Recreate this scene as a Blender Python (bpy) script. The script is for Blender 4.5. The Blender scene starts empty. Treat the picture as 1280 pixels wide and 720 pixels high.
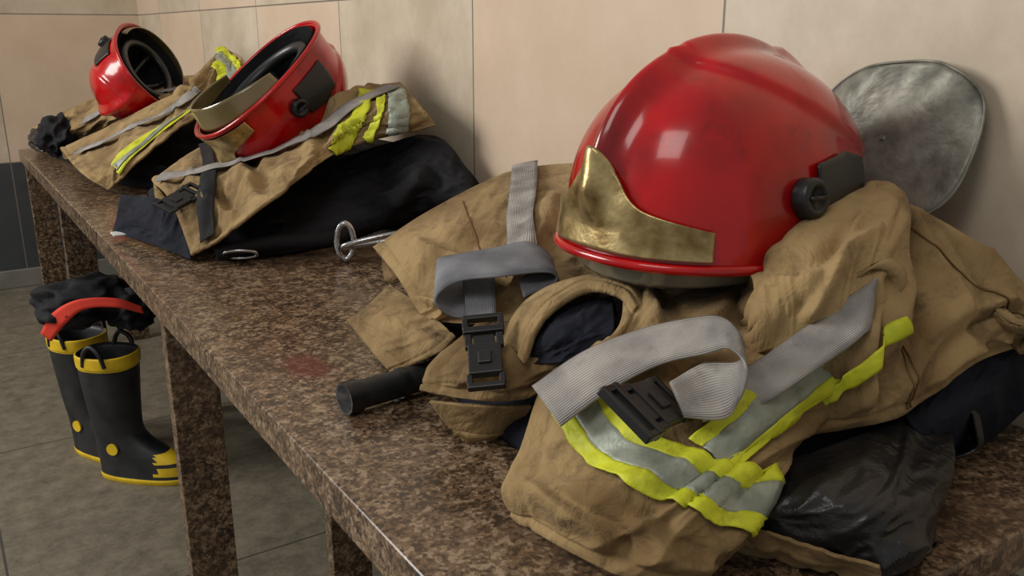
import bpy, bmesh, math, numpy as np
from mathutils import Vector, Matrix, noise
S=bpy.context.scene
BT=.75   # bench top height (m)
# cloth / strap control points in millimetres: x (towards wall), y (along bench), height above bench top
WS={
'P1':"565,651,150 621,629,150 675,572,160 743,549,165 758,503,165/491,577,140 537,561,140 592,507,145 652,467,145 708,448,140/454,621,95 470,517,115 505,459,120 578,431,120 673,420,110/392,579,55 418,484,80 457,435,90 516,416,85 587,433,70/359,560,30 378,463,50 409,409,60 454,392,50 527,409,50/362,549,5 370,471,10 384,422,12 420,392,12 481,406,15",
'P2':"603,515,175 671,526,220 784,532,250 800,512,240 818,455,215 839,390,165/595,496,155 624,466,180 688,451,210 768,472,190 805,417,170 829,384,155/591,482,130 605,431,150 659,418,165 728,424,150 795,400,145 826,380,145/571,452,100 613,417,110 655,402,120 710,399,120 799,403,120 846,387,125/581,436,70 622,415,75 662,401,80 707,401,90 792,407,100 860,396,110",
'P2a':"584,500,185 643,504,230 754,514,257/569,475,168 608,452,200 730,474,247/573,466,142 609,437,170 652,430,200",
'P3':"554,425,60 609,409,70 685,407,70 769,414,50/506,396,55 539,357,70 603,346,70 676,353,45/492,394,40 516,345,50 554,317,45 650,345,20/496,415,10 526,362,10 547,321,10 618,329,2",
'P3n':"686,418,85 763,405,95 902,413,105/687,392,60 757,390,70 875,397,90/763,408,4 852,407,10 874,390,50",
'P3t':"481,404,35 500,359,35 529,318,30/485,410,20 508,366,20 540,322,16/492,419,2 514,374,2 547,320,2",
'P4':"516,1146,100 603,1128,150 761,1154,190 834,1054,210/491,1022,90 537,934,140 634,934,170 710,886,180/469,926,75 491,810,125 549,784,150 604,744,160/477,910,60 487,786,90 516,706,120 552,672,140",
'P5':"505,1072,65 485,934,70 465,821,70/435,1005,60 429,879,65 438,809,60/420,1028,40 408,925,30 412,881,15",
'P6':"471,778,100 490,728,110 520,698,130 561,684,140/404,764,70 412,682,90 443,650,100 474,610,110/379,746,50 405,686,55 438,650,60 465,622,80",
'P7':"383,728,45 413,682,50 455,654,50/395,716,20 417,690,20 461,684,20/405,698,2 424,694,2 465,704,2",
'O1':"492,688,125 531,686,140 548,649,145/455,662,110 465,612,135 506,595,140/444,652,95 456,605,110 488,582,120",
'O2':"433,641,105 449,647,128 477,653,147 520,653,160 532,619,160 527,593,150/440,665,108 459,671,134 489,676,153 533,673,165 548,630,165 545,598,154/450,700,100 470,710,125 505,712,145 550,700,155 575,650,155 570,610,150",
'S1':"405,582,105 391,522,95/445,562,135 428,510,120/486,536,155 467,494,140/511,502,170 490,464,155/511,470,180 493,442,165/506,446,175 491,422,155/502,438,155 488,424,130/491,466,145 470,422,120/451,462,140 446,440,120",
'S2':"492,474,125 469,442,110/529,458,135 514,430,115/583,448,160 553,414,140/621,440,180 595,410,155/643,424,202 624,411,165/668,447,190 655,437,150",
'T3':"473,818,140 503,798,140/435,746,117 455,720,117",
'T2':"502,748,147 489,720,137/562,774,155 533,724,146/550,798,172 523,726,158/509,804,170 475,742,157/471,818,165 438,770,150/457,844,155 411,768,135/468,842,135 430,766,115/492,828,130 449,754,115",
'B1':"396,2032,90 566,2196,140 679,2000,180 744,1768,280 881,1780,295/377,1772,80 502,1784,130 599,1676,175 701,1632,235 817,1568,265/359,1572,20 431,1512,80 525,1504,140 676,1620,180 834,1536,225",
'B2':"699,1788,130 781,1660,180 854,1572,200 869,1464,140/592,1704,60 716,1684,100 772,1520,130 828,1428,95/433,1588,10 531,1564,10 650,1584,10 801,1644,10",
'B3':"333,2060,60 370,1880,75 388,1756,70/302,1936,40 337,1772,45 370,1652,40/285,1908,10 324,1764,10 362,1600,8",
'C2':"310,3508,80 463,3440,160 626,3288,230 811,3160,265/305,3260,50 440,3136,130 575,2928,200 747,2880,238/335,3320,10 460,3144,90 576,2840,170 712,2711,219",
'C1':"345,3110,50 455,2948,120 561,2751,200 673,2630,270 823,2936,357/319,2532,50 436,2484,120 576,2538,181 705,2597,237 825,2738,331/360,2392,20 412,2392,60 525,2375,155 672,2485,212 808,2605,290",
}
G={}
for k,s in WS.items():
    g=np.array([[[float(q)/1000 for q in p.split(',')] for p in row.split()] for row in s.split('/')]);g[...,2]+=BT;G[k]=g
r0=G['P2'][0]
G['P2']=np.concatenate([[r0+np.array((-.01,.08,-.12)),r0+np.array((.005,.04,-.035))],G['P2']]);G['P2'][...,0]=np.minimum(G['P2'][...,0],.9)

# ---------- materials ----------
def lin(c):
    return tuple(((x/255)/12.92 if x/255<=.04045 else ((x/255+.055)/1.055)**2.4) for x in c)+(1,)
def M(name,a,b=None,rough=.7,metal=0,ns=8,detail=5,bump=.3,bs=300,bd=.001,bump2=0,bs2=25,bd2=.004,coat=0,ramp=(.35,.65),spec=.5,coord='Object',stripes=None,sheen=0,dirt=None):
    m=bpy.data.materials.new(name);m.use_nodes=True;n=m.node_tree.nodes;L=m.node_tree.links
    P=n['Principled BSDF'];P.inputs['Roughness'].default_value=rough;P.inputs['Metallic'].default_value=metal
    P.inputs['Specular IOR Level'].default_value=spec;P.inputs['Coat Weight'].default_value=coat;P.inputs['Coat Roughness'].default_value=.08
    if sheen:P.inputs['Sheen Weight'].default_value=sheen
    tc=n.new('ShaderNodeTexCoord');co=tc.outputs[coord]
    nz=n.new('ShaderNodeTexNoise');nz.inputs['Scale'].default_value=ns;nz.inputs['Detail'].default_value=detail;L.new(co,nz.inputs['Vector'])
    r=n.new('ShaderNodeValToRGB');e=r.color_ramp.elements;e[0].position=ramp[0];e[1].position=ramp[1];e[0].color=lin(a);e[1].color=lin(b or a)
    L.new(nz.outputs['Fac'],r.inputs['Fac']);col=r.outputs['Color']
    if dirt:
        dn=n.new('ShaderNodeTexNoise');dn.inputs['Scale'].default_value=dirt[1];dn.inputs['Detail'].default_value=10;dn.inputs['Roughness'].default_value=.7;L.new(co,dn.inputs['Vector'])
        dr=n.new('ShaderNodeMapRange');dr.inputs['From Min'].default_value=dirt[2];dr.inputs['From Max'].default_value=dirt[2]+.14;dr.inputs['To Max'].default_value=dirt[3];L.new(dn.outputs['Fac'],dr.inputs['Value'])
        mx=n.new('ShaderNodeMix');mx.data_type='RGBA';L.new(dr.outputs[0],mx.inputs['Factor']);L.new(col,mx.inputs['A']);mx.inputs['B'].default_value=lin(dirt[0]);col=mx.outputs['Result']
    b1=n.new('ShaderNodeTexNoise');b1.inputs['Scale'].default_value=bs;b1.inputs['Detail'].default_value=3;L.new(co,b1.inputs['Vector'])
    B=n.new('ShaderNodeBump');B.inputs['Strength'].default_value=bump;B.inputs['Distance'].default_value=bd
    L.new(b1.outputs['Fac'],B.inputs['Height']);last=B
    if stripes:
        wv=n.new('ShaderNodeTexWave');wv.bands_direction='Y';wv.inputs['Scale'].default_value=stripes;L.new(tc.outputs['UV'],wv.inputs['Vector'])
        L.new(wv.outputs['Fac'],B.inputs['Height'])
    if bump2:
        b2=n.new('ShaderNodeTexNoise');b2.inputs['Scale'].default_value=bs2;b2.inputs['Detail'].default_value=6;b2.inputs['Distortion'].default_value=.8;L.new(co,b2.inputs['Vector'])
        B2=n.new('ShaderNodeBump');B2.inputs['Strength'].default_value=bump2;B2.inputs['Distance'].default_value=bd2
        L.new(b2.outputs['Fac'],B2.inputs['Height']);L.new(B.outputs['Normal'],B2.inputs['Normal']);last=B2
    L.new(last.outputs['Normal'],P.inputs['Normal']);L.new(col,P.inputs['Base Color'])
    return m
m_tan=M('tan_canvas',(112,89,57),(162,137,96),rough=.88,ns=9,detail=9,bump=.4,bs=420,bd=.0008,bump2=.8,bs2=26,bd2=.012,ramp=(.32,.6),spec=.15,sheen=.05,dirt=((62,48,32),15,.53,.6))
m_stitch=M('tan_stitching',(98,75,46),(116,92,58),rough=.9,spec=.1)
m_navy=M('navy_lining',(20,22,30),(34,37,48),rough=.9,ns=14,bump=.4,bs=200,bump2=.7,bs2=22,bd2=.008,spec=.2)
m_black=M('black_jacket_cloth',(18,18,20),(34,34,38),rough=.8,ns=10,bump2=.7,bs2=18,bd2=.008,spec=.25)
m_leather=M('black_leather',(20,20,21),(36,35,36),rough=.34,ns=12,bump=.4,bs=260,bump2=.9,bs2=20,bd2=.008)
m_yel=M('reflective_yellow',(178,184,22),(214,218,44),rough=.6,ns=30,bump2=.4,bs2=60,bd2=.003,dirt=((120,112,40),40,.55,.6))
m_sil=M('reflective_silver',(126,134,120),(162,168,152),rough=.45,metal=.15,ns=40,bump2=.4,bs2=60,bd2=.003,dirt=((90,88,72),40,.55,.5))
m_strap=M('grey_elastic',(138,134,132),(182,177,170),rough=.85,ns=22,bump=.8,bd=.0012,stripes=150,spec=.2,dirt=((104,98,90),30,.55,.5))
m_strapb=M('blue_grey_elastic',(118,120,126),(150,152,158),rough=.85,ns=22,bump=.8,bd=.0012,stripes=150,spec=.2)
m_plas=M('black_plastic',(18,18,19),(30,30,31),rough=.35,bump=.1,bs=200)
m_rub=M('black_rubber',(20,22,24),(40,42,44),rough=.5,ns=20,bump=.15,bs=80)
m_yrub=M('yellow_rubber',(205,170,20),(232,196,35),rough=.5,ns=20,bump=.1)
m_red=M('red_helmet_shell',(128,2,6),(188,5,11),rough=.22,ns=10,detail=12,bump=.2,bs=60,bd=.001,coat=.5,ramp=(.3,.56),spec=.4,dirt=((86,8,8),24,.56,.6))
m_redc=M('red_strap_cloth',(205,48,32),(228,66,44),rough=.8)
m_brass=M('worn_brass',(128,104,62),(208,186,132),rough=.32,metal=.8,ns=34,detail=10,bump=.35,bs=90,bd=.002,ramp=(.32,.62))
m_alu=M('aluminised_neck_curtain',(104,104,95),(146,144,132),rough=.5,metal=.4,ns=40,detail=9,bump=.5,bs=70,bd=.002,bump2=.5,bs2=12,bd2=.012)
m_chr=M('steel',(160,160,160),(200,200,200),rough=.2,metal=1)
m_vis=M('smoked_visor',(84,84,78),(120,118,106),rough=.12,ns=4,coat=.6)
m_amb=M('amber_visor',(96,84,48),(128,114,74),rough=.12,ns=6,coat=.8)
m_white=M('white_label',(190,190,185),(215,215,210),rough=.8)
m_base=M('baseboard_grey',(110,108,102),(130,126,118),rough=.6)

def granite():
    m=bpy.data.materials.new('brown_granite');m.use_nodes=True;n=m.node_tree.nodes;L=m.node_tree.links;P=n['Principled BSDF']
    tc=n.new('ShaderNodeTexCoord');co=tc.outputs['Object']
    v=n.new('ShaderNodeTexVoronoi');v.inputs['Scale'].default_value=240;L.new(co,v.inputs['Vector'])
    sp=n.new('ShaderNodeSeparateColor');L.new(v.outputs['Color'],sp.inputs[0])
    nz=n.new('ShaderNodeTexNoise');nz.inputs['Scale'].default_value=62;nz.inputs['Detail'].default_value=9;nz.inputs['Roughness'].default_value=.72;nz.inputs['Distortion'].default_value=.4;L.new(co,nz.inputs['Vector'])
    ad=n.new('ShaderNodeMath');ad.operation='MULTIPLY_ADD';L.new(sp.outputs[0],ad.inputs[0]);ad.inputs[1].default_value=.18;
    sc=n.new('ShaderNodeMath');sc.operation='MULTIPLY';sc.inputs[1].default_value=.82;L.new(nz.outputs['Fac'],sc.inputs[0]);L.new(sc.outputs[0],ad.inputs[2])
    r=n.new('ShaderNodeValToRGB');cr=r.color_ramp
    cols=[(.0,(20,18,16)),(.43,(30,26,22)),(.46,(74,56,42)),(.51,(104,82,62)),(.56,(120,97,74)),(.62,(160,140,116))]
    while len(cr.elements)<len(cols):cr.elements.new(.5)
    for e,(p,c) in zip(cr.elements,cols):e.position=p;e.color=lin(c)
    L.new(ad.outputs[0],r.inputs['Fac'])
    n2=n.new('ShaderNodeTexNoise');n2.inputs['Scale'].default_value=5;n2.inputs['Detail'].default_value=6;L.new(co,n2.inputs['Vector'])
    r2=n.new('ShaderNodeValToRGB');r2.color_ramp.elements[0].position=.4;r2.color_ramp.elements[1].position=.7;r2.color_ramp.elements[0].color=(.08,.08,.08,1);r2.color_ramp.elements[1].color=(.4,.4,.4,1)
    L.new(n2.outputs['Fac'],r2.inputs['Fac'])
    mx=n.new('ShaderNodeMix');mx.data_type='RGBA';L.new(r2.outputs['Color'],mx.inputs['Factor']);L.new(r.outputs['Color'],mx.inputs['A']);mx.inputs['B'].default_value=lin((122,98,76))
    mp=n.new('ShaderNodeMapping');mp.vector_type='TEXTURE';mp.inputs['Location'].default_value=(.352,.997,.75);mp.inputs['Scale'].default_value=(.028,.05,.02);L.new(co,mp.inputs['Vector'])
    ln=n.new('ShaderNodeVectorMath');ln.operation='LENGTH';L.new(mp.outputs[0],ln.inputs[0])
    sm=n.new('ShaderNodeMath');sm.operation='ADD';L.new(ln.outputs['Value'],sm.inputs[0]);L.new(nz.outputs['Fac'],sm.inputs[1])
    mr=n.new('ShaderNodeMapRange');mr.inputs['From Min'].default_value=1.6;mr.inputs['From Max'].default_value=1.1;mr.inputs['To Max'].default_value=.65;L.new(sm.outputs[0],mr.inputs['Value'])
    m3=n.new('ShaderNodeMix');m3.data_type='RGBA';L.new(mr.outputs[0],m3.inputs['Factor']);L.new(mx.outputs['Result'],m3.inputs['A']);m3.inputs['B'].default_value=lin((100,34,24))
    L.new(m3.outputs['Result'],P.inputs['Base Color'])
    rr=n.new('ShaderNodeMapRange');rr.inputs['To Min'].default_value=.10;rr.inputs['To Max'].default_value=.42;L.new(n2.outputs['Fac'],rr.inputs['Value']);L.new(rr.outputs[0],P.inputs['Roughness'])
    return m
m_gran=granite()

def tiles(axis):
    m=bpy.data.materials.new('wall_tiles_'+axis);m.use_nodes=True;n=m.node_tree.nodes;L=m.node_tree.links;P=n['Principled BSDF']
    tc=n.new('ShaderNodeTexCoord');co=tc.outputs['Object'];s=n.new('ShaderNodeSeparateXYZ');L.new(co,s.inputs[0])
    def mt(op,a,b=None,c=None):
        q=n.new('ShaderNodeMath');q.operation=op
        for i,x in enumerate((a,b,c)):
            if x is None:continue
            if isinstance(x,(int,float)):q.inputs[i].default_value=x
            else:L.new(x,q.inputs[i])
        return q.outputs[0]
    tw=.657
    off=.877 if axis=='Y' else .92-.62
    a=mt('DIVIDE',mt('SUBTRACT',s.outputs[axis],off),tw)
    b=mt('DIVIDE',mt('SUBTRACT',s.outputs['Z'],.58),.648)
    fa=mt('FRACT',a);fb=mt('FRACT',b);ia=mt('FLOOR',a);ib=mt('FLOOR',b)
    par=mt('ABSOLUTE',mt('MODULO',mt('ADD',mt('ADD',ia,ib),11),2))
    ga=mt('LESS_THAN',mt('ABSOLUTE',mt('SUBTRACT',fa,.5)),.4968);gb=mt('LESS_THAN',mt('ABSOLUTE',mt('SUBTRACT',fb,.5)),.4968)
    g=mt('MULTIPLY',ga,gb)
    nz=n.new('ShaderNodeTexNoise');nz.inputs['Scale'].default_value=5;nz.inputs['Detail'].default_value=10;nz.inputs['Roughness'].default_value=.68;L.new(co,nz.inputs['Vector'])
    def ramp(c1,c2):
        r=n.new('ShaderNodeValToRGB');r.color_ramp.elements[0].position=.35;r.color_ramp.elements[1].position=.68;r.color_ramp.elements[0].color=lin(c1);r.color_ramp.elements[1].color=lin(c2);L.new(nz.outputs['Fac'],r.inputs['Fac']);return r.outputs['Color']
    def mix(f,A,B):
        x=n.new('ShaderNodeMix');x.data_type='RGBA';L.new(f,x.inputs['Factor'])
        for k,v in(('A',A),('B',B)):
            if isinstance(v,tuple):x.inputs[k].default_value=v
            else:L.new(v,x.inputs[k])
        return x.outputs['Result']
    pink=ramp((203,180,155),(215,193,170));grey=ramp((182,167,144),(212,198,176))
    t=mix(par,grey,pink)
    dk=ramp((58,61,62),(70,73,74))
    low=mt('LESS_THAN',s.outputs['Z'],.58)
    t=mix(low,t,dk)
    t=mix(g,lin((120,110,98)),t)
    L.new(t,P.inputs['Base Color']);P.inputs['Roughness'].default_value=.42
    bu=n.new('ShaderNodeBump');bu.inputs['Strength'].default_value=.5;bu.inputs['Distance'].default_value=.002;L.new(g,bu.inputs['Height']);L.new(bu.outputs['Normal'],P.inputs['Normal'])
    return m
def floor_mat():
    m=bpy.data.materials.new('terrazzo_floor');m.use_nodes=True;n=m.node_tree.nodes;L=m.node_tree.links;P=n['Principled BSDF']
    tc=n.new('ShaderNodeTexCoord');co=tc.outputs['Object']
    br=n.new('ShaderNodeTexBrick');br.offset=0;br.inputs['Scale'].default_value=1;br.inputs['Brick Width'].default_value=.9;br.inputs['Row Height'].default_value=.9;br.inputs['Mortar Size'].default_value=.003
    L.new(co,br.inputs['Vector'])
    nz=n.new('ShaderNodeTexNoise');nz.inputs['Scale'].default_value=14;nz.inputs['Detail'].default_value=14;nz.inputs['Roughness'].default_value=.85;L.new(co,nz.inputs['Vector'])
    r=n.new('ShaderNodeValToRGB');r.color_ramp.elements[0].position=.34;r.color_ramp.elements[1].position=.66;r.color_ramp.elements[0].color=lin((74,68,56));r.color_ramp.elements[1].color=lin((136,127,109));L.new(nz.outputs['Fac'],r.inputs['Fac'])
    L.new(r.outputs['Color'],br.inputs['Color1']);L.new(r.outputs['Color'],br.inputs['Color2']);br.inputs['Mortar'].default_value=lin((64,60,52))
    L.new(br.outputs['Color'],P.inputs['Base Color']);P.inputs['Roughness'].default_value=.6
    return m

# ---------- mesh helpers ----------
def empty(n,loc=(0,0,0)):
    o=bpy.data.objects.new(n,None);S.collection.objects.link(o);o.location=loc;return o
def obj(n,me,mats,parent=None,smooth=True):
    o=bpy.data.objects.new(n,me);S.collection.objects.link(o)
    for m in(mats if isinstance(mats,(list,tuple)) else [mats]):me.materials.append(m)
    if smooth:
        for p in me.polygons:p.use_smooth=True
    if parent:
        o.parent=parent;o.matrix_parent_inverse=Matrix.Translation(-parent.location)
    return o
def cr(P,n,axis=0):
    P=np.moveaxis(np.asarray(P,float),axis,0);k=len(P)
    if k==2:
        t=np.linspace(0,1,n).reshape((-1,)+(1,)*(P.ndim-1));out=P[0]*(1-t)+P[1]*t
        return np.moveaxis(out,0,axis)
    E=np.concatenate([[2*P[0]-P[1]],P,[2*P[-1]-P[-2]]])
    t=np.linspace(0,k-1,n);i=np.minimum(t.astype(int),k-2);f=(t-i).reshape((-1,)+(1,)*(P.ndim-1))
    a,b,c,d=E[i],E[i+1],E[i+2],E[i+3]
    out=.5*((2*b)+(c-a)*f+(2*a-5*b+4*c-d)*f**2+(-a+3*b-3*c+d)*f**3)
    return np.moveaxis(out,0,axis)
def vnoise(x,y,seed):
    T=np.random.RandomState(seed).rand(256,256)
    xi=np.floor(x).astype(int);yi=np.floor(y).astype(int);fx=x-xi;fy=y-yi
    fx=fx*fx*(3-2*fx);fy=fy*fy*(3-2*fy)
    g=lambda a,b:T[a%256,b%256]
    return (g(xi,yi)*(1-fx)+g(xi+1,yi)*fx)*(1-fy)+(g(xi,yi+1)*(1-fx)+g(xi+1,yi+1)*fx)*fy
def gn(Gd):
    du=np.gradient(Gd,axis=0);dv=np.gradient(Gd,axis=1);N=np.cross(dv,du)
    N/=np.linalg.norm(N,axis=2,keepdims=True)+1e-9
    if N[...,2].mean()<0:N=-N
    return N
def gridmesh(n,Gd,mat,parent,thick=0,off=-1):
    a,b=Gd.shape[:2]
    V=Gd.reshape(-1,3)
    N=gn(Gd)
    fl=[]
    du=Gd[1:,:-1]-Gd[:-1,:-1];dv=Gd[:-1,1:]-Gd[:-1,:-1];c=np.cross(du,dv)
    s=(c*N[:-1,:-1]).sum()>0
    for i in range(a-1):
        for j in range(b-1):
            q=(i*b+j,(i+1)*b+j,(i+1)*b+j+1,i*b+j+1)
            fl.append(q if s else q[::-1])
    me=bpy.data.meshes.new(n);me.from_pydata(V.tolist(),[],fl)
    Lu=np.concatenate([[0],np.cumsum(np.linalg.norm(np.diff(Gd,axis=0),axis=2).mean(1))]);Lv=np.concatenate([[0],np.cumsum(np.linalg.norm(np.diff(Gd,axis=1),axis=2).mean(0))])
    uv=me.uv_layers.new(name='UVMap')
    li=np.zeros(len(me.loops),int);me.loops.foreach_get('vertex_index',li)
    UV=np.stack([Lu[li//b],Lv[li%b]],1);uv.data.foreach_set('uv',UV.ravel())
    me.update()
    o=obj(n,me,mat,parent)
    if thick:
        md=o.modifiers.new('solid','SOLIDIFY');md.thickness=thick;md.offset=off
    return o
def cloth(n,ctrl,mat,parent,nu=70,nv=90,amp=.006,lam=(.05,.16),ang=0,seed=1,roll=(0,0,0,0),thick=.003,stitch=(0,0,0,0),edge=.2,creases=()):
    c=cr(cr(ctrl,nu,0),nv,1);N=gn(c)
    Lu=np.linalg.norm(np.diff(c,axis=0),axis=2).sum(0).mean();Lv=np.linalg.norm(np.diff(c,axis=1),axis=2).sum(1).mean()
    u,v=np.meshgrid(np.linspace(0,Lu,nu),np.linspace(0,Lv,nv),indexing='ij')
    ca,sa=math.cos(ang),math.sin(ang);x=(u*ca+v*sa)/lam[0];y=(-u*sa+v*ca)/lam[1]
    wx=x+1.3*vnoise(x*.6+9,y*.9+3,seed+5);wy=y+.8*vnoise(x*.5,y*.7,seed+6)
    rd=lambda q:1-np.abs(2*q-1)
    x2=(u*sa+v*ca)/(lam[0]*.7);y2=(-u*ca+v*sa)/(lam[1]*.6)
    d=.75*(rd(vnoise(wx,wy,seed))**2)+.4*rd(vnoise(x2+wx*.3,y2,seed+1))**2+.22*rd(vnoise(wx*2.7,wy*3,seed+2))**2+.08*vnoise(wx*6,wy*8,seed+3)
    d-=d.mean()
    eu=np.minimum(u,Lu-u);ev=np.minimum(v,Lv-v);e=np.minimum(eu,ev);fade=edge+(1-edge)*np.clip(e/.03,0,1)
    c=c+N*(amp*d*fade)[...,None]
    # individual sharp folds: (u0,v0,u1,v1,height,width) raised pleat with a valley beside it
    for (u0,v0,u1,v1,hh,ww) in creases:
        A=np.array((u0*Lu,v0*Lv));Bv=np.array((u1*Lu,v1*Lv))-A;l=np.linalg.norm(Bv);Bv/=l
        pu=u-A[0]+.006*np.sin(v*45+u*30);pv=v-A[1]+.006*np.cos(u*50);al=(pu*Bv[0]+pv*Bv[1])/l;ac=-pu*Bv[1]+pv*Bv[0]
        env=np.clip(np.minimum(al,1-al)*5,0,1);env=env*env*(3-2*env)
        q=ac/ww
        prof=np.where(q<0,np.exp(-(q*.8)**2),np.exp(-(q*2.2)**2))-.55*np.exp(-((q-1.1)*1.6)**2)
        c=c+N*(hh*prof*env)[...,None]
    for k,dist in enumerate((u,Lu-u,v,Lv-v)):
        if stitch[k]:
            c=c-N*(.0022*np.exp(-((dist-.018)/.0022)**2)-.0014*np.exp(-((dist-.008)/.006)**2))[...,None]
    surf=c.copy();N=gn(c)
    for k in range(4):
        r=roll[k]
        if not r:continue
        ax=0 if k<2 else 1
        A=np.moveaxis(c,ax,0)
        NN=np.moveaxis(gn(c),ax,0)
        if k%2:A=A[::-1];NN=NN[::-1]
        o=A[0]-A[3];o=o-NN[0]*(o*NN[0]).sum(1,keepdims=True);o/=np.linalg.norm(o,axis=1,keepdims=True)+1e-9
        rows=[]
        for q in range(1,9):
            t=q*math.pi/9
            rows.append(A[0]+o*r*math.sin(t)-NN[0]*r*(1-math.cos(t)))
        rows.append(rows[-1]-o*r*.8)
        rows=np.array(rows[::-1]);rows[...,2]=np.maximum(rows[...,2],BT+.002)
        A=np.concatenate([rows,A])
        if k%2:A=A[::-1]
        c=np.moveaxis(A,0,ax)
    c[...,2]=np.maximum(c[...,2],BT+.0035)
    c[...,0]=np.minimum(c[...,0],.914)
    gridmesh(n,c,mat,parent,thick,-1)
    return surf
def samp(Gd,u,v):
    a,b=Gd.shape[:2];x=np.clip(u,0,1)*(a-1);y=np.clip(v,0,1)*(b-1)
    i=np.minimum(x.astype(int),a-2);j=np.minimum(y.astype(int),b-2);f=(x-i)[...,None];g=(y-j)[...,None]
    return (Gd[i,j]*(1-f)+Gd[i+1,j]*f)*(1-g)+(Gd[i,j+1]*(1-f)+Gd[i+1,j+1]*f)*g
def band(n,surf,path,w,mat,parent,off=.0025,shift=0,ns=80,m=7,thick=.0012,soft=0):
    """band sewn / lying on a cloth surface; path is in surface parameters"""
    p=cr(np.array(path,float),ns);N=gn(surf);e=1e-3
    u,v=p[:,0],p[:,1]
    Gu=(samp(surf,u+e,v)-samp(surf,u-e,v))/(2*e);Gv=(samp(surf,u,v+e)-samp(surf,u,v-e))/(2*e)
    P0=samp(surf,u,v);T=np.gradient(P0,axis=0);n0=samp(N,u,v);Sd=np.cross(n0,T);Sd/=np.linalg.norm(Sd,axis=1,keepdims=True)
    rows=[]
    guu=(Gu*Gu).sum(1);gvv=(Gv*Gv).sum(1);guv=(Gu*Gv).sum(1);det=guu*gvv-guv**2+1e-12
    su=(Sd*Gu).sum(1);sv=(Sd*Gv).sum(1)
    du=(su*gvv-sv*guv)/det;dv=(sv*guu-su*guv)/det
    k=np.ones(21)/21
    sm=lambda q:np.convolve(np.pad(q,10,'edge'),k,'valid')
    du,dv=sm(du),sm(dv)
    for s in np.linspace(-w/2,w/2,m)+shift:
        uu=u+du*s;vv=v+dv*s
        rows.append(samp(surf,uu,vv)+samp(N,uu,vv)*off)
    Rw=np.array(rows).transpose(1,0,2)
    if soft:
        kk=np.ones(soft)/soft;h=soft//2
        base=Rw.copy()
        for a in range(Rw.shape[1]):
            for b in range(3):
                q=base[:,a,b];pad=np.concatenate([2*q[0]-q[h:0:-1],q,2*q[-1]-q[-2:-h-2:-1]])
                Rw[:,a,b]=np.convolve(pad,kk,'valid')
        Rw[...,2]=np.maximum(Rw[...,2],base[...,2]-off*.6)   # stay on top of the cloth
    return gridmesh(n,Rw,mat,parent,thick,1)
def strap(n,key,mat,parent,ns=90,m=7,thick=.0025):
    g=cr(G[key],ns,0);g=cr(g,m,1);return gridmesh(n,g,mat,parent,thick,0)
def tube(n,pts,r,mat,parent,closed=False):
    cu=bpy.data.curves.new(n,'CURVE');cu.dimensions='3D';cu.bevel_depth=r;cu.bevel_resolution=4
    P=[tuple(p) for p in pts]
    if not closed:P=[tuple(q) for q in cr(np.array(P),max(2,len(P)*6))] if len(P)>2 else P
    s=cu.splines.new('POLY' if not closed else 'NURBS');s.points.add(len(P)-1)
    for q,p in zip(s.points,P):q.co=(*p,1)
    s.use_cyclic_u=closed
    if closed:s.order_u=3
    else:cu.use_fill_caps=True
    tmp=bpy.data.objects.new('t',cu);me=bpy.data.meshes.new_from_object(tmp);bpy.data.objects.remove(tmp);me.name=n
    return obj(n,me,mat,parent)
def boxm(n,parts,mat,parent,bev=.003,mw=None):
    V=[];Fc=[]
    for c,s in parts:
        b=len(V)
        for x in(-1,1):
            for y in(-1,1):
                for z in(-1,1):V.append((c[0]+x*s[0]/2,c[1]+y*s[1]/2,c[2]+z*s[2]/2))
        Fc+=[tuple(b+i for i in f) for f in((0,1,3,2),(4,6,7,5),(0,4,5,1),(2,3,7,6),(0,2,6,4),(1,5,7,3))]
    me=bpy.data.meshes.new(n);me.from_pydata(V,[],Fc)
    if mw is not None:me.transform(mw)
    o=obj(n,me,mat,parent,False)
    if bev:
        md=o.modifiers.new('bevel','BEVEL');md.width=bev;md.segments=3;md.limit_method='ANGLE'
    return o
def Tf(loc,front,up):
    x=Vector(front).normalized();z=Vector(up);z=(z-x*z.dot(x)).normalized();y=z.cross(x)
    return Matrix(((x[0],y[0],z[0],loc[0]),(x[1],y[1],z[1],loc[1]),(x[2],y[2],z[2],loc[2]),(0,0,0,1)))
def buckle(n,c,xd,nd,parent,L=.075,w=.05):
    f=Tf(c,xd,nd);k=L/.075;q=w/.05
    P=[((-.012*k,0,0),(.034*k,.040*q,.009)),((-.034*k,.019*q,0),(.012*k,.006,.006)),((-.034*k,-.019*q,0),(.012*k,.006,.006)),((-.041*k,0,0),(.006,.044*q,.007)),
       ((.010*k,0,0),(.012*k,.026*q,.006)),((.010*k,.019*q,0),(.016*k,.007,.007)),((.010*k,-.019*q,0),(.016*k,.007,.007)),
       ((.022*k,0,0),(.008,.05*q,.010)),((.038*k,0,0),(.006,.05*q,.008)),((.030*k,.022*q,0),(.016,.006,.008)),((.030*k,-.022*q,0),(.016,.006,.008)),((-.012*k,0,.005),(.014*k,.016*q,.004))]
    boxm(n,P,m_plas,parent,.0015,f)

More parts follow.
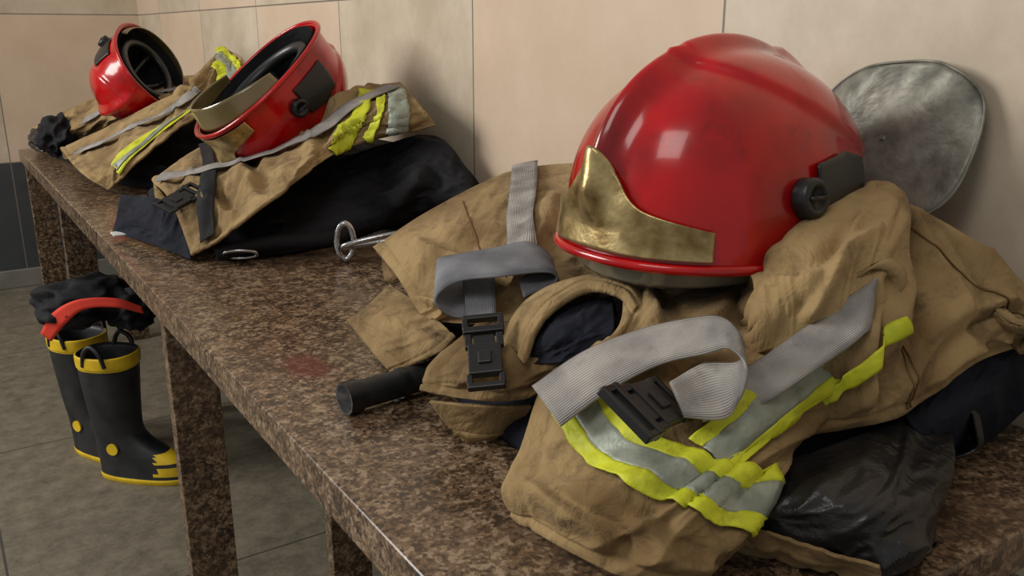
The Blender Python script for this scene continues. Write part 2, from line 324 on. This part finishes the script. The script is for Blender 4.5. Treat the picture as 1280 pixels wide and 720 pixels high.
# ---------- room ----------
def slab(n,a,b,mat,parent=None,bev=0):
    c=[(x+y)/2 for x,y in zip(a,b)];s=[abs(y-x) for x,y in zip(a,b)]
    return boxm(n,[(c,s)],mat,parent,bev)
slab('wall_right',(.92,-1.2,0),(1.02,4.6,2.6),tiles('Y'))
slab('wall_far',(-3,4.6,0),(1.02,4.7,2.6),tiles('X'))
slab('floor',(-3,-1.2,-.1),(1.02,4.7,0),floor_mat())
slab('baseboard_far',(-3,4.58,0),(.92,4.6,.085),m_base,None,.004)
slab('baseboard_right',(.905,-1.2,0),(.92,4.58,.085),m_base,None,.004)
be=empty('granite_bench')
slab('seat_slab',(.265,.308,.707),(.918,3.6,.75),m_gran,be,.003)
for i,y in enumerate((.42,1.43,2.66,3.5)):
    slab('leg_front_%d'%i,(.272,y,0),(.350,y+.032,.707),m_gran,be,.002)
    slab('leg_back_%d'%i,(.53,y,0),(.61,y+.032,.707),m_gran,be,.002)

# ---------- helmet ----------
A0,B0,C0=.163,.127,.158
def hp(th,z,off=0):
    if z>=0:rho=max(0,1-(z/C0)**2.3)**.5
    else:rho=1+.9*(-z)
    ct,st=math.cos(th),math.sin(th)
    e=2.25;k=(abs(ct)**e+abs(st)**e)**(-1/e)
    x=A0*ct*k*rho;y=B0*st*k*rho
    kz=.014*math.exp(-(y/.015)**2)*(1 if z>.03 else max(0,z/.03))
    zl=.035+(x+.16)*.50
    st_=1/(1+math.exp(-(z-zl)/.0018)) if x<.08 else 1/(1+math.exp(-(z-.155)/.0018))
    off=off+.0065*st_
    nx,ny,nz=x/A0**2,y/B0**2,z/C0**2;l=math.sqrt(nx*nx+ny*ny+nz*nz)+1e-9
    if z<0:nz=0
    rad=(nx/l*off,ny/l*off,nz/l*off)
    n=math.sqrt(x*x+y*y)+1e-6
    return (x+rad[0]+(x/n*kz if n>.02 and abs(y)<.05 and z<C0*.93 else 0),y+rad[1],z+rad[2]+(kz if z>.05 else 0))
def hregion(n,ths,lo,hi,off,mat,parent,T,nz=24,thick=.003):
    V=[];Fc=[];m=nz+1
    for th in ths:
        a,b=lo(th),hi(th)
        for k in range(m):V.append(hp(th,a+(b-a)*k/nz,off))
    for i in range(len(ths)-1):
        for k in range(nz):Fc.append((i*m+k,(i+1)*m+k,(i+1)*m+k+1,i*m+k+1))
    me=bpy.data.meshes.new(n);me.from_pydata(V,[],Fc);me.transform(T);o=obj(n,me,mat,parent)
    if thick:
        md=o.modifiers.new('s','SOLIDIFY');md.thickness=thick;md.offset=1
    return o
def helmet(n,T,visor=m_vis,vh=.0035):
    p=empty(n,tuple(T.translation))
    NT=200;zs=[-.030,-.026,-.02,-.01,0]+[C0*math.sin(a) for a in np.linspace(.03,math.pi/2*.985,90)]
    V=[];Fc=[]
    for z in zs:
        for i in range(NT):V.append(hp(2*math.pi*i/NT,z))
    V.append((0,0,C0+.0205));t=len(V)-1
    for k in range(len(zs)-1):
        for i in range(NT):j=(i+1)%NT;Fc.append((k*NT+i,k*NT+j,(k+1)*NT+j,(k+1)*NT+i))
    for i in range(NT):Fc.append(((len(zs)-1)*NT+i,(len(zs)-1)*NT+(i+1)%NT,t))
    me=bpy.data.meshes.new('shell');me.from_pydata(V,[],Fc);me.transform(T);o=obj('shell',me,m_red,p)
    md=o.modifiers.new('s','SOLIDIFY');md.thickness=.004;md.offset=-1
    V2=[(x*.93,y*.93,z*.9-.001) for x,y,z in V];V2=[(x,y,z-.006) if k<NT*3 else (x,y,z) for k,(x,y,z) in enumerate(V2)]
    me=bpy.data.meshes.new('liner');me.from_pydata(V2,[],[f[::-1] for f in Fc]);me.transform(T);obj('liner',me,m_black,p)
    tube('head_band',[T@Vector((.118*math.cos(a),.088*math.sin(a),-.008)) for a in np.linspace(0,2*math.pi,40,endpoint=False)],.014,m_plas,p,True)
    for a in (0,math.pi/3,2*math.pi/3):
        tube('cradle_strap',[T@Vector((.115*math.cos(a)*math.cos(q),.086*math.sin(a)*math.cos(q),.07*math.sin(q))) for q in np.linspace(0,math.pi,9)],.009,m_plas,p)
    pts=[T@Vector(hp(2*math.pi*i/72,-.030,.003)) for i in range(72)]
    tube('rim_bead',pts,.005,m_red,p,True)
    def zt(th):
        a=abs(th);s=1/(1+math.exp((a-.28)/.05));return .004+.018*(1-max(0,(a-.3))/.58)+.036*s*(1-.45*min(1,(a/.3))**2)
    hregion('brass_front_plate',np.linspace(-.86,.86,130),lambda th:-.022,lambda th:max(-.015,zt(th)),.0035,m_brass,p,T)
    Vv=[];Ff=[];ths=np.linspace(-1.5,1.5,50)
    for th in ths:
        for k in range(8):
            x,y,_=hp(th,0);q=.95-.012*k;Vv.append((x*q,y*q,-.03-vh*k*math.cos(th*.75)))
    for i in range(49):
        for k in range(7):Ff.append((i*8+k,(i+1)*8+k,(i+1)*8+k+1,i*8+k+1))
    me=bpy.data.meshes.new('visor');me.from_pydata(Vv,[],Ff);me.transform(T);o=obj('visor',me,visor,p)
    md=o.modifiers.new('s','SOLIDIFY');md.thickness=.003
    for sg in(1,-1):
        ths=np.linspace(math.radians(88),math.radians(120),20)*sg
        hregion('side_recess',ths,lambda th:.0,lambda th:.070-.03*abs(abs(th)-1.83),.004,m_plas,p,T,12,.002)
        c=Vector(hp(sg*math.radians(83),.032,.004));nd=Vector((0,sg,0.15))
        z=nd.normalized();x=Vector((1,0,0));y=z.cross(x)
        Tm=T@Matrix(((x[0],y[0],z[0],c[0]),(x[1],y[1],z[1],c[1]),(x[2],y[2],z[2],c[2]),(0,0,0,1)))
        V=[];Fc=[];prof=[(.019,-.004),(.019,.008),(.017,.011),(.012,.012),(.011,.009),(.0,.009)];q=28
        for r,h in prof:
            for i in range(q):a=2*math.pi*i/q;V.append((r*math.cos(a),r*math.sin(a),h))
        for k in range(len(prof)-1):
            for i in range(q):j=(i+1)%q;Fc.append((k*q+i,k*q+j,(k+1)*q+j,(k+1)*q+i))
        V+= [(-.011,-.002,.009),(.011,-.002,.009),(.011,.002,.009),(-.011,.002,.009),(-.011,-.002,.014),(.011,-.002,.014),(.011,.002,.014),(-.011,.002,.014)]
        b=len(prof)*q;Fc+=[(b+4,b+5,b+6,b+7),(b,b+1,b+5,b+4),(b+1,b+2,b+6,b+5),(b+2,b+3,b+7,b+6),(b+3,b,b+4,b+7)]
        me=bpy.data.meshes.new('pivot_knob');me.from_pydata(V,[],Fc);me.transform(Tm);obj('pivot_knob',me,m_plas,p)
    return p
hA=helmet('firefighter_helmet',Tf((.680,.645,.75+.221),(-1,-.03,.03),(.04,0,1)))
NR,NA=16,72;V=[];Fc=[]
for k in range(NR+1):
    for i in range(NA):
        a=2*math.pi*i/NA;rr=k/NR;e=2.6;kk=(abs(math.cos(a))**e+abs(math.sin(a))**e)**(-1/e)
        y=.102*rr*math.cos(a)*kk;z=.082*rr*math.sin(a)*kk*(1-.12*math.cos(a))
        x=-.012*(1-rr**2)+.006*math.sin(y*70+z*40)*rr-.02*max(0,-z/.08)*rr
        V.append((.893+x+z*.12,.593+y,.75+.287+z))
for k in range(NR):
    for i in range(NA):j=(i+1)%NA;Fc.append((k*NA+i,k*NA+j,(k+1)*NA+j,(k+1)*NA+i))
me=bpy.data.meshes.new('neck_curtain');me.from_pydata(V,[],Fc);o=obj('neck_curtain',me,m_alu,hA)
md=o.modifiers.new('s','SOLIDIFY');md.thickness=.003
tube('curtain_edge',V[NR*NA:],.0016,m_alu,hA,True)
helmet('firefighter_helmet',Tf((.615,1.87,.75+.285),(-.68,-.10,-.60),(.64,.03,-.68)),m_amb,.007)
helmet('firefighter_helmet',Tf((.59,2.95,.75+.285),(.3,.7,.3),(-.6,.38,-.5)),m_amb)

# ---------- near gear ----------
gA=empty('firefighter_trousers',(.6,.7,.75))
def mound(n,rows,mat,parent,seed,r=.03):
    c=np.array(rows,float);c[...,2]+=BT
    return cloth(n,c,mat,parent,60,60,.006,(.05,.1),.5,seed,(r,r,r,r))
mound('inner_lining',[[(.50,.46,.03),(.62,.45,.06),(.76,.44,.09),(.87,.46,.08)],[(.46,.6,.04),(.6,.6,.09),(.75,.6,.12),(.87,.6,.1)],[(.47,.8,.02),(.6,.8,.08),(.75,.8,.11),(.87,.8,.1)],[(.52,1.0,.03),(.62,1.02,.06),(.75,1.04,.1),(.85,1.06,.08)]],m_navy,gA,3)
s4=cloth('left_leg_panel',G['P4'],m_tan,gA,100,140,.014,(.07,.16),.9,11,(.03,0,0,0),.004,(0,1,1,0),.2,[(.1,.15,.75,.45,.012,.018),(.2,.9,.9,.5,.012,.02),(.55,.05,.95,.3,.010,.014)])
s5=cloth('left_leg_cuff',G['P5'],m_tan,gA,50,60,.006,(.04,.1),.3,12,(0,0,0,0),.004,(0,1,0,1))
s7=cloth('lower_corner',G['P7'],m_tan,gA,40,50,.005,(.04,.1),.3,14,(0,0,0,0),.004,(0,1,0,0))
s6=cloth('waist_flap',G['P6'],m_tan,gA,60,90,.010,(.04,.1),.6,13,(0,0,0,0),.004,(0,1,1,0))
cloth('lining_opening',G['O1'],m_navy,gA,50,60,.010,(.03,.07),1.2,15,(.01,0,.01,0))
cloth('opening_rim',G['O2'],m_tan,gA,30,80,.003,(.04,.1),.4,22,(.004,0,0,0),.004,(1,0,0,0))
s1=cloth('front_leg_panel',G['P1'],m_tan,gA,150,140,.015,(.07,.16),.7,16,(0,0,0,0),.005,(0,1,1,0),.2,
  [(.02,.1,.40,.35,.011,.016),(.05,.45,.42,.30,.010,.014),(.72,.05,.98,.40,.009,.014),(.80,.30,.98,.85,.009,.013),(.62,.98,.95,.70,.010,.014)])
s2=cloth('right_leg_panel',G['P2'],m_tan,gA,150,150,.015,(.06,.18),1.1,17,(0,0,.02,.02),.005,(0,1,0,0),.2,
  [(.30,.52,.80,.42,.015,.020),(.33,.66,.92,.75,.012,.020),(.45,.98,.75,.55,.012,.018),(.60,.35,.95,.22,.010,.014),(.80,.95,.9,.5,.009,.014)])
s2a=cloth('folded_leg',G['P2a'],m_tan,gA,80,100,.009,(.05,.16),1.3,21,(.022,.018,.018,.022),.004,(0,0,0,0),0,[(.15,.05,.7,.95,.008,.014),(.75,.2,.3,.9,.006,.012)])
cloth('leather_pocket',G['P3'],m_leather,gA,70,80,.014,(.05,.1),.4,18,(.01,0,0,.02))
cloth('lining_side',G['P3n'],m_navy,gA,50,60,.008,(.04,.09),.8,19,(.01,.01,0,0))
cloth('under_hem',G['P3t'],m_tan,gA,40,80,.008,(.03,.05),.8,20,(0,0,0,0),.003,(0,1,0,0),.6)
for pth in ([(.55,.50),(.8,.46),(.97,.44)],[(.55,.52),(.8,.48),(.97,.46)],[(.42,.60),(.5,.78),(.62,.97)]):band('seam',s2,pth,.0014,m_stitch,gA,.0005)
band('seam',s4,[(.05,.45),(.5,.40),(.95,.33)],.0014,m_stitch,gA,.0005)
band('yellow_side_trim',s2,[(.69,.41),(.72,.32),(.79,.21),(.86,.10)],.012,m_yel,gA,.0035)
H=[(.47,.12),(.60,.27),(.685,.52),(.77,.9)]
Vp=[(.16,.97),(.3,.80),(.45,.68),(.62,.56)]
for nme,pt,o2 in(('leg',Vp,0),('hem',H,.0012)):
    band('silver_'+nme,s1,pt,.024,m_sil,gA,.003+o2)
    for q in (-.0185,.0185):band('yellow_'+nme,s1,pt,.015,m_yel,gA,.0032+o2,q)
strap('suspender_loose_end','S1',m_strap,gA)
strap('suspender_webbing','S2',m_strap,gA)
band('suspender_upper',s4,[(0,.73),(.28,.68),(.5,.625),(.72,.56)],.040,m_strap,gA,.008,0,100,soft=31)
strap('suspender_loop','T2',m_strapb,gA);strap('suspender_drop','T3',m_strapb,gA)
buckle('buckle_near',(.422,.453,BT+.13),(-.05,-.019,.01),(-.35,-.55,.75),gA,.075,.052)
buckle('buckle_far',(.412,.672,BT+.11),(.03,.054,.035),(-.5,-.7,.5),gA,.08,.04)
fl=empty('flashlight',(.333,.835,BT+.02))
a=Vector((.333,.835,BT+.019));b=Vector((.56,.86,BT+.019))
tube('body',[a,b],.016,m_rub,fl);d=(b-a).normalized();tube('head_ring',[a,a+d*.018],.0185,m_plas,fl);tube('collar',[a+d*.07,a+d*.078],.0178,m_plas,fl)

# ---------- middle gear ----------
gB=empty('firefighter_trousers',(.6,1.8,.75))
mound('inner_lining',[[(.50,1.60,.03),(.62,1.58,.06),(.74,1.56,.09),(.86,1.56,.09)],[(.45,1.75,.04),(.6,1.75,.10),(.75,1.72,.14),(.87,1.7,.14)],[(.42,1.9,.03),(.58,1.9,.12),(.74,1.9,.16),(.87,1.9,.16)],[(.42,2.1,.02),(.58,2.1,.06),(.74,2.1,.1),(.87,2.1,.08)]],m_black,gB,31)
t1=cloth('leg_panel',G['B1'],m_tan,gB,90,130,.022,(.08,.2),1.2,32,(.03,.0,.0,.0),.005,(0,1,1,0),.2,[(.1,.25,.95,.35,.018,.025),(.5,.05,.95,.25,.014,.02),(.1,.55,.95,.6,.016,.025)])
cloth('lining_cuff',G['B3'],m_navy,gB,40,50,.012,(.05,.1),.5,36,(.01,0,0,0))
band('suspender_webbing',t1,[(.15,.02),(.42,.2),(.45,.45),(.40,.62),(.25,.80),(.12,.95)],.042,m_strap,gB,.009,0,120,soft=21)
band('black_harness_strap',t1,[(.98,.10),(.62,.14),(.30,.20),(.02,.24)],.032,m_black,gB,.008,0,100,soft=21)
band('yellow_trim',t1,[(.05,.84),(.95,.70)],.035,m_yel,gB,.004);band('silver_trim',t1,[(.15,.95),(.95,.90)],.04,m_sil,gB,.0045);band('yellow_hem_trim',t1,[(.15,.89),(.95,.82)],.018,m_yel,gB,.0045)
buckle('buckle',(.385,1.714,BT+.10),(.7,.4,.2),(-.5,-.6,.6),gB,.09,.05)
boxm('care_label',[((.294,1.876,BT+.012),(.03,.04,.003))],m_white,gB,.001)
jb=empty('black_jacket',(.75,1.55,.75))
cloth('jacket_body',G['B2'],m_black,jb,80,90,.022,(.06,.14),.8,33,(.0,.02,.0,.03),creases=[(.2,.3,.95,.4,.02,.03),(.3,.7,.95,.75,.02,.03)])
tube('webbing',[(.398,1.561,BT+.02),(.482,1.551,BT+.03),(.58,1.526,BT+.03),(.639,1.514,BT+.04)],.014,m_black,jb)
cb=empty('carabiner',(.62,1.45,BT+.06))
def ring(n,c,rx,ry,ax,up,r,mat,par):
    x=Vector(ax).normalized();y=Vector(up);y=(y-x*y.dot(x)).normalized()
    tube(n,[Vector(c)+x*rx*math.cos(t)+y*ry*math.sin(t) for t in np.linspace(0,2*math.pi,24,endpoint=False)],r,mat,par,True)
ring('hook_body',(.650,1.41,BT+.045),.07,.016,(.85,-.35,.15),(-.1,-.8,.5),.005,m_chr,cb)
ring('hook_eye',(.598,1.45,BT+.040),.015,.032,(.8,-.4,0),(0,.1,1),.006,m_chr,cb)
ring('d_ring',(.434,1.538,BT+.02),.03,.014,(.8,-.4,0),(0,-.6,.5),.003,m_chr,jb)
# ---------- far gear ----------
gC=empty('firefighter_trousers',(.6,2.9,.75))
mound('inner_lining',[[(.48,2.45,.02),(.62,2.42,.05),(.74,2.42,.10),(.86,2.42,.12)],[(.42,2.6,.05),(.6,2.6,.12),(.75,2.6,.18),(.87,2.6,.2)],[(.40,2.9,.05),(.58,2.9,.14),(.74,2.9,.2),(.87,2.9,.22)],[(.36,3.3,.02),(.56,3.3,.1),(.74,3.3,.14),(.87,3.3,.14)]],m_black,gC,41)
c2=cloth('second_leg_panel',G['C2'],m_tan,gC,60,90,.018,(.08,.2),1.2,42,(.02,.0,.0,.0),.005,(0,1,1,0))
c1=cloth('leg_panel',G['C1'],m_tan,gC,80,120,.018,(.08,.2),1.2,43,(.02,.0,.0,.0),.005,(0,1,1,0))
band('yellow_trim',c1,[(.80,.16),(.72,.35),(.70,.6),(.6,.78)],.045,m_yel,gC,.007,soft=15);band('silver_trim',c1,[(.80,.16),(.72,.35),(.70,.6),(.6,.78)],.016,m_sil,gC,.010,soft=15)
band('yellow_cuff',c1,[(.02,.88),(.98,.82)],.05,m_yel,gC,.006);band('silver_cuff',c1,[(.02,.93),(.98,.87)],.035,m_sil,gC,.008);band('yellow_cuff',c1,[(.02,.97),(.98,.92)],.035,m_yel,gC,.007)
band('suspender_webbing',c1,[(.25,.05),(.30,.25),(.35,.5),(.2,.7)],.045,m_strap,gC,.010,soft=21)
band('suspender_webbing',c2,[(.5,.3),(.45,.6),(.5,.97)],.04,m_strap,gC,.009,soft=21)

# ---------- boots ----------
def boot(n,loc,ang):
    p=empty(n,loc);M4=Matrix.Translation(loc)@Matrix.Rotation(ang,4,'Z')@Matrix.Scale(.93,4)
    prof=[(0,-.062,.205,.046),(.012,-.064,.21,.05),(.022,-.062,.208,.048),(.04,-.062,.205,.048),(.06,-.064,.196,.047),(.08,-.066,.172,.046),(.1,-.066,.135,.045),(.12,-.065,.100,.046),(.145,-.065,.076,.049),(.18,-.067,.070,.054),(.24,-.073,.072,.060),(.30,-.078,.076,.066),(.345,-.080,.080,.070),(.352,-.083,.083,.073),(.38,-.084,.084,.074),(.385,-.08,.08,.07)]
    P=np.array(prof);Q=cr(P,90);q=48;V=[];Fc=[];mi=[]
    for z,x0,x1,w in Q:
        cx=(x0+x1)/2;a=(x1-x0)/2
        for i in range(q):
            t=2*math.pi*i/q;e=2.4;k=(abs(math.cos(t))**e+abs(math.sin(t))**e)**(-1/e)
            V.append((cx+a*math.cos(t)*k,w*math.sin(t)*k,z))
    nq=len(Q)
    for k in range(1,8):
        z,x0,x1,w=Q[-1];cx=(x0+x1)/2
        for i in range(q):
            v=V[(nq-1)*q+i];s=.95-.02*k;V.append((cx+(v[0]-cx)*s,v[1]*s,z-.012*k))
    for k in range(nq+6):
        for i in range(q):
            j=(i+1)%q;Fc.append((k*q+i,k*q+j,(k+1)*q+j,(k+1)*q+i))
            v=V[k*q+i];m=0
            if k<nq-1:
                if v[2]>.342 or v[2]<.018:m=1
                elif v[0]>.125 and v[2]<.10 and int(v[2]/.009)%4!=2:m=1
                elif abs(v[1])<.016 and v[0]<0 and v[2]>.02:m=1
            mi.append(m)
    c=len(V);V.append((.06,0,0));
    for i in range(q):Fc.append((i,c,(i+1)%q));mi.append(0)
    c=len(V);V.append((0,0,.29));b=(nq+6)*q
    for i in range(q):Fc.append((b+i,b+(i+1)%q,c));mi.append(0)
    me=bpy.data.meshes.new('boot_body');me.from_pydata(V,[],Fc);me.transform(M4);o=obj('boot_body',me,[m_rub,m_yrub],p)
    for f,m in zip(me.polygons,mi):f.material_index=m
    me.update()
    for sg in(1,-1):
        tube('pull_loop',[M4@Vector((-.03,sg*.068,.36)),M4@Vector((-.02,sg*.072,.40)),M4@Vector((.0,sg*.070,.418)),M4@Vector((.025,sg*.072,.40)),M4@Vector((.035,sg*.068,.36))],.006,m_rub,p)
        d=[M4@Vector((.01+.017*math.cos(t),sg*(.049),.105+.017*math.sin(t))) for t in np.linspace(0,2*math.pi,20,endpoint=False)]
        me=bpy.data.meshes.new('ankle_disc');me.from_pydata([tuple(x) for x in d],[],[tuple(range(20))]);o=obj('ankle_disc',me,m_yrub,p,False);md=o.modifiers.new('s','SOLIDIFY');md.thickness=.004;md.offset=0
    return p
boot('rubber_boot',(.305,2.37,.0),math.radians(-44));boot('rubber_boot',(.26,2.57,.0),math.radians(-60))
hb=empty('black_hood_bundle',(.31,2.44,.44))
def blob(n,c,r,mat,parent,seed,nz=.25):
    bm=bmesh.new();bmesh.ops.create_icosphere(bm,subdivisions=5,radius=1)
    for v in bm.verts:
        d=1+nz*noise.fractal(v.co*1.2+Vector((seed,0,0)),1,2,3)+.7*nz*(1-abs(noise.noise(v.co*1.8+Vector((0,seed,0))))*3)
        v.co=Vector((v.co.x*r[0]*d+c[0],v.co.y*r[1]*d+c[1],v.co.z*r[2]*d+c[2]))
    me=bpy.data.meshes.new(n);bm.to_mesh(me);bm.free();return obj(n,me,mat,parent)
blob('hood_cloth',(.29,2.45,.475),(.12,.10,.055),m_black,hb,3)
blob('hood_fold',(.38,2.40,.45),(.055,.07,.05),m_black,hb,7)
g=cr(cr(np.array([[(.165,2.43,.415),(.185,2.41,.395)],[(.195,2.37,.48),(.215,2.35,.45)],[(.25,2.33,.515),(.26,2.32,.49)],[(.33,2.31,.51),(.33,2.295,.49)],[(.39,2.30,.48),(.39,2.29,.465)]]),50,0),5,1)
gridmesh('red_strap',g,m_redc,hb,.004,0)
gl=empty('black_gloves',(.36,3.3,.75))
blob('glove_cuff',(.36,3.28,.75+.075),(.055,.11,.06),m_black,gl,5)
blob('glove_hand',(.325,3.42,.75+.045),(.035,.11,.035),m_leather,gl,9)

# ---------- camera, light ----------
cd=bpy.data.cameras.new('camera');cam=bpy.data.objects.new('camera',cd);S.collection.objects.link(cam)
cd.lens=30.94;cd.clip_start=.01
cam.matrix_world=Matrix(((.8348,.1536,-.5287,0),(-.5505,.2329,-.8017,0),(0,.9603,.279,1.15),(0,0,0,1)))
S.camera=cam
w=bpy.data.worlds.new('world');S.world=w;w.use_nodes=True;w.node_tree.nodes['Background'].inputs[0].default_value=(.98,.97,.96,1);w.node_tree.nodes['Background'].inputs[1].default_value=.30
def area(n,loc,tgt,size,e,col):
    ld=bpy.data.lights.new(n,'AREA');ld.shape='RECTANGLE';ld.size=size[0];ld.size_y=size[1];ld.energy=e;ld.color=col
    l=bpy.data.objects.new(n,ld);l.location=loc;S.collection.objects.link(l);l.rotation_euler=(Vector(tgt)-Vector(loc)).to_track_quat('-Z','Y').to_euler()
area('window_light',(-2.2,3.0,2.3),(.6,1.0,.8),(1.6,1.4),98,(1,.97,.92))
area('ceiling_light',(-.6,.2,2.5),(.6,.8,.8),(.8,.8),9,(1,.95,.88))
S.view_settings.view_transform='Standard'
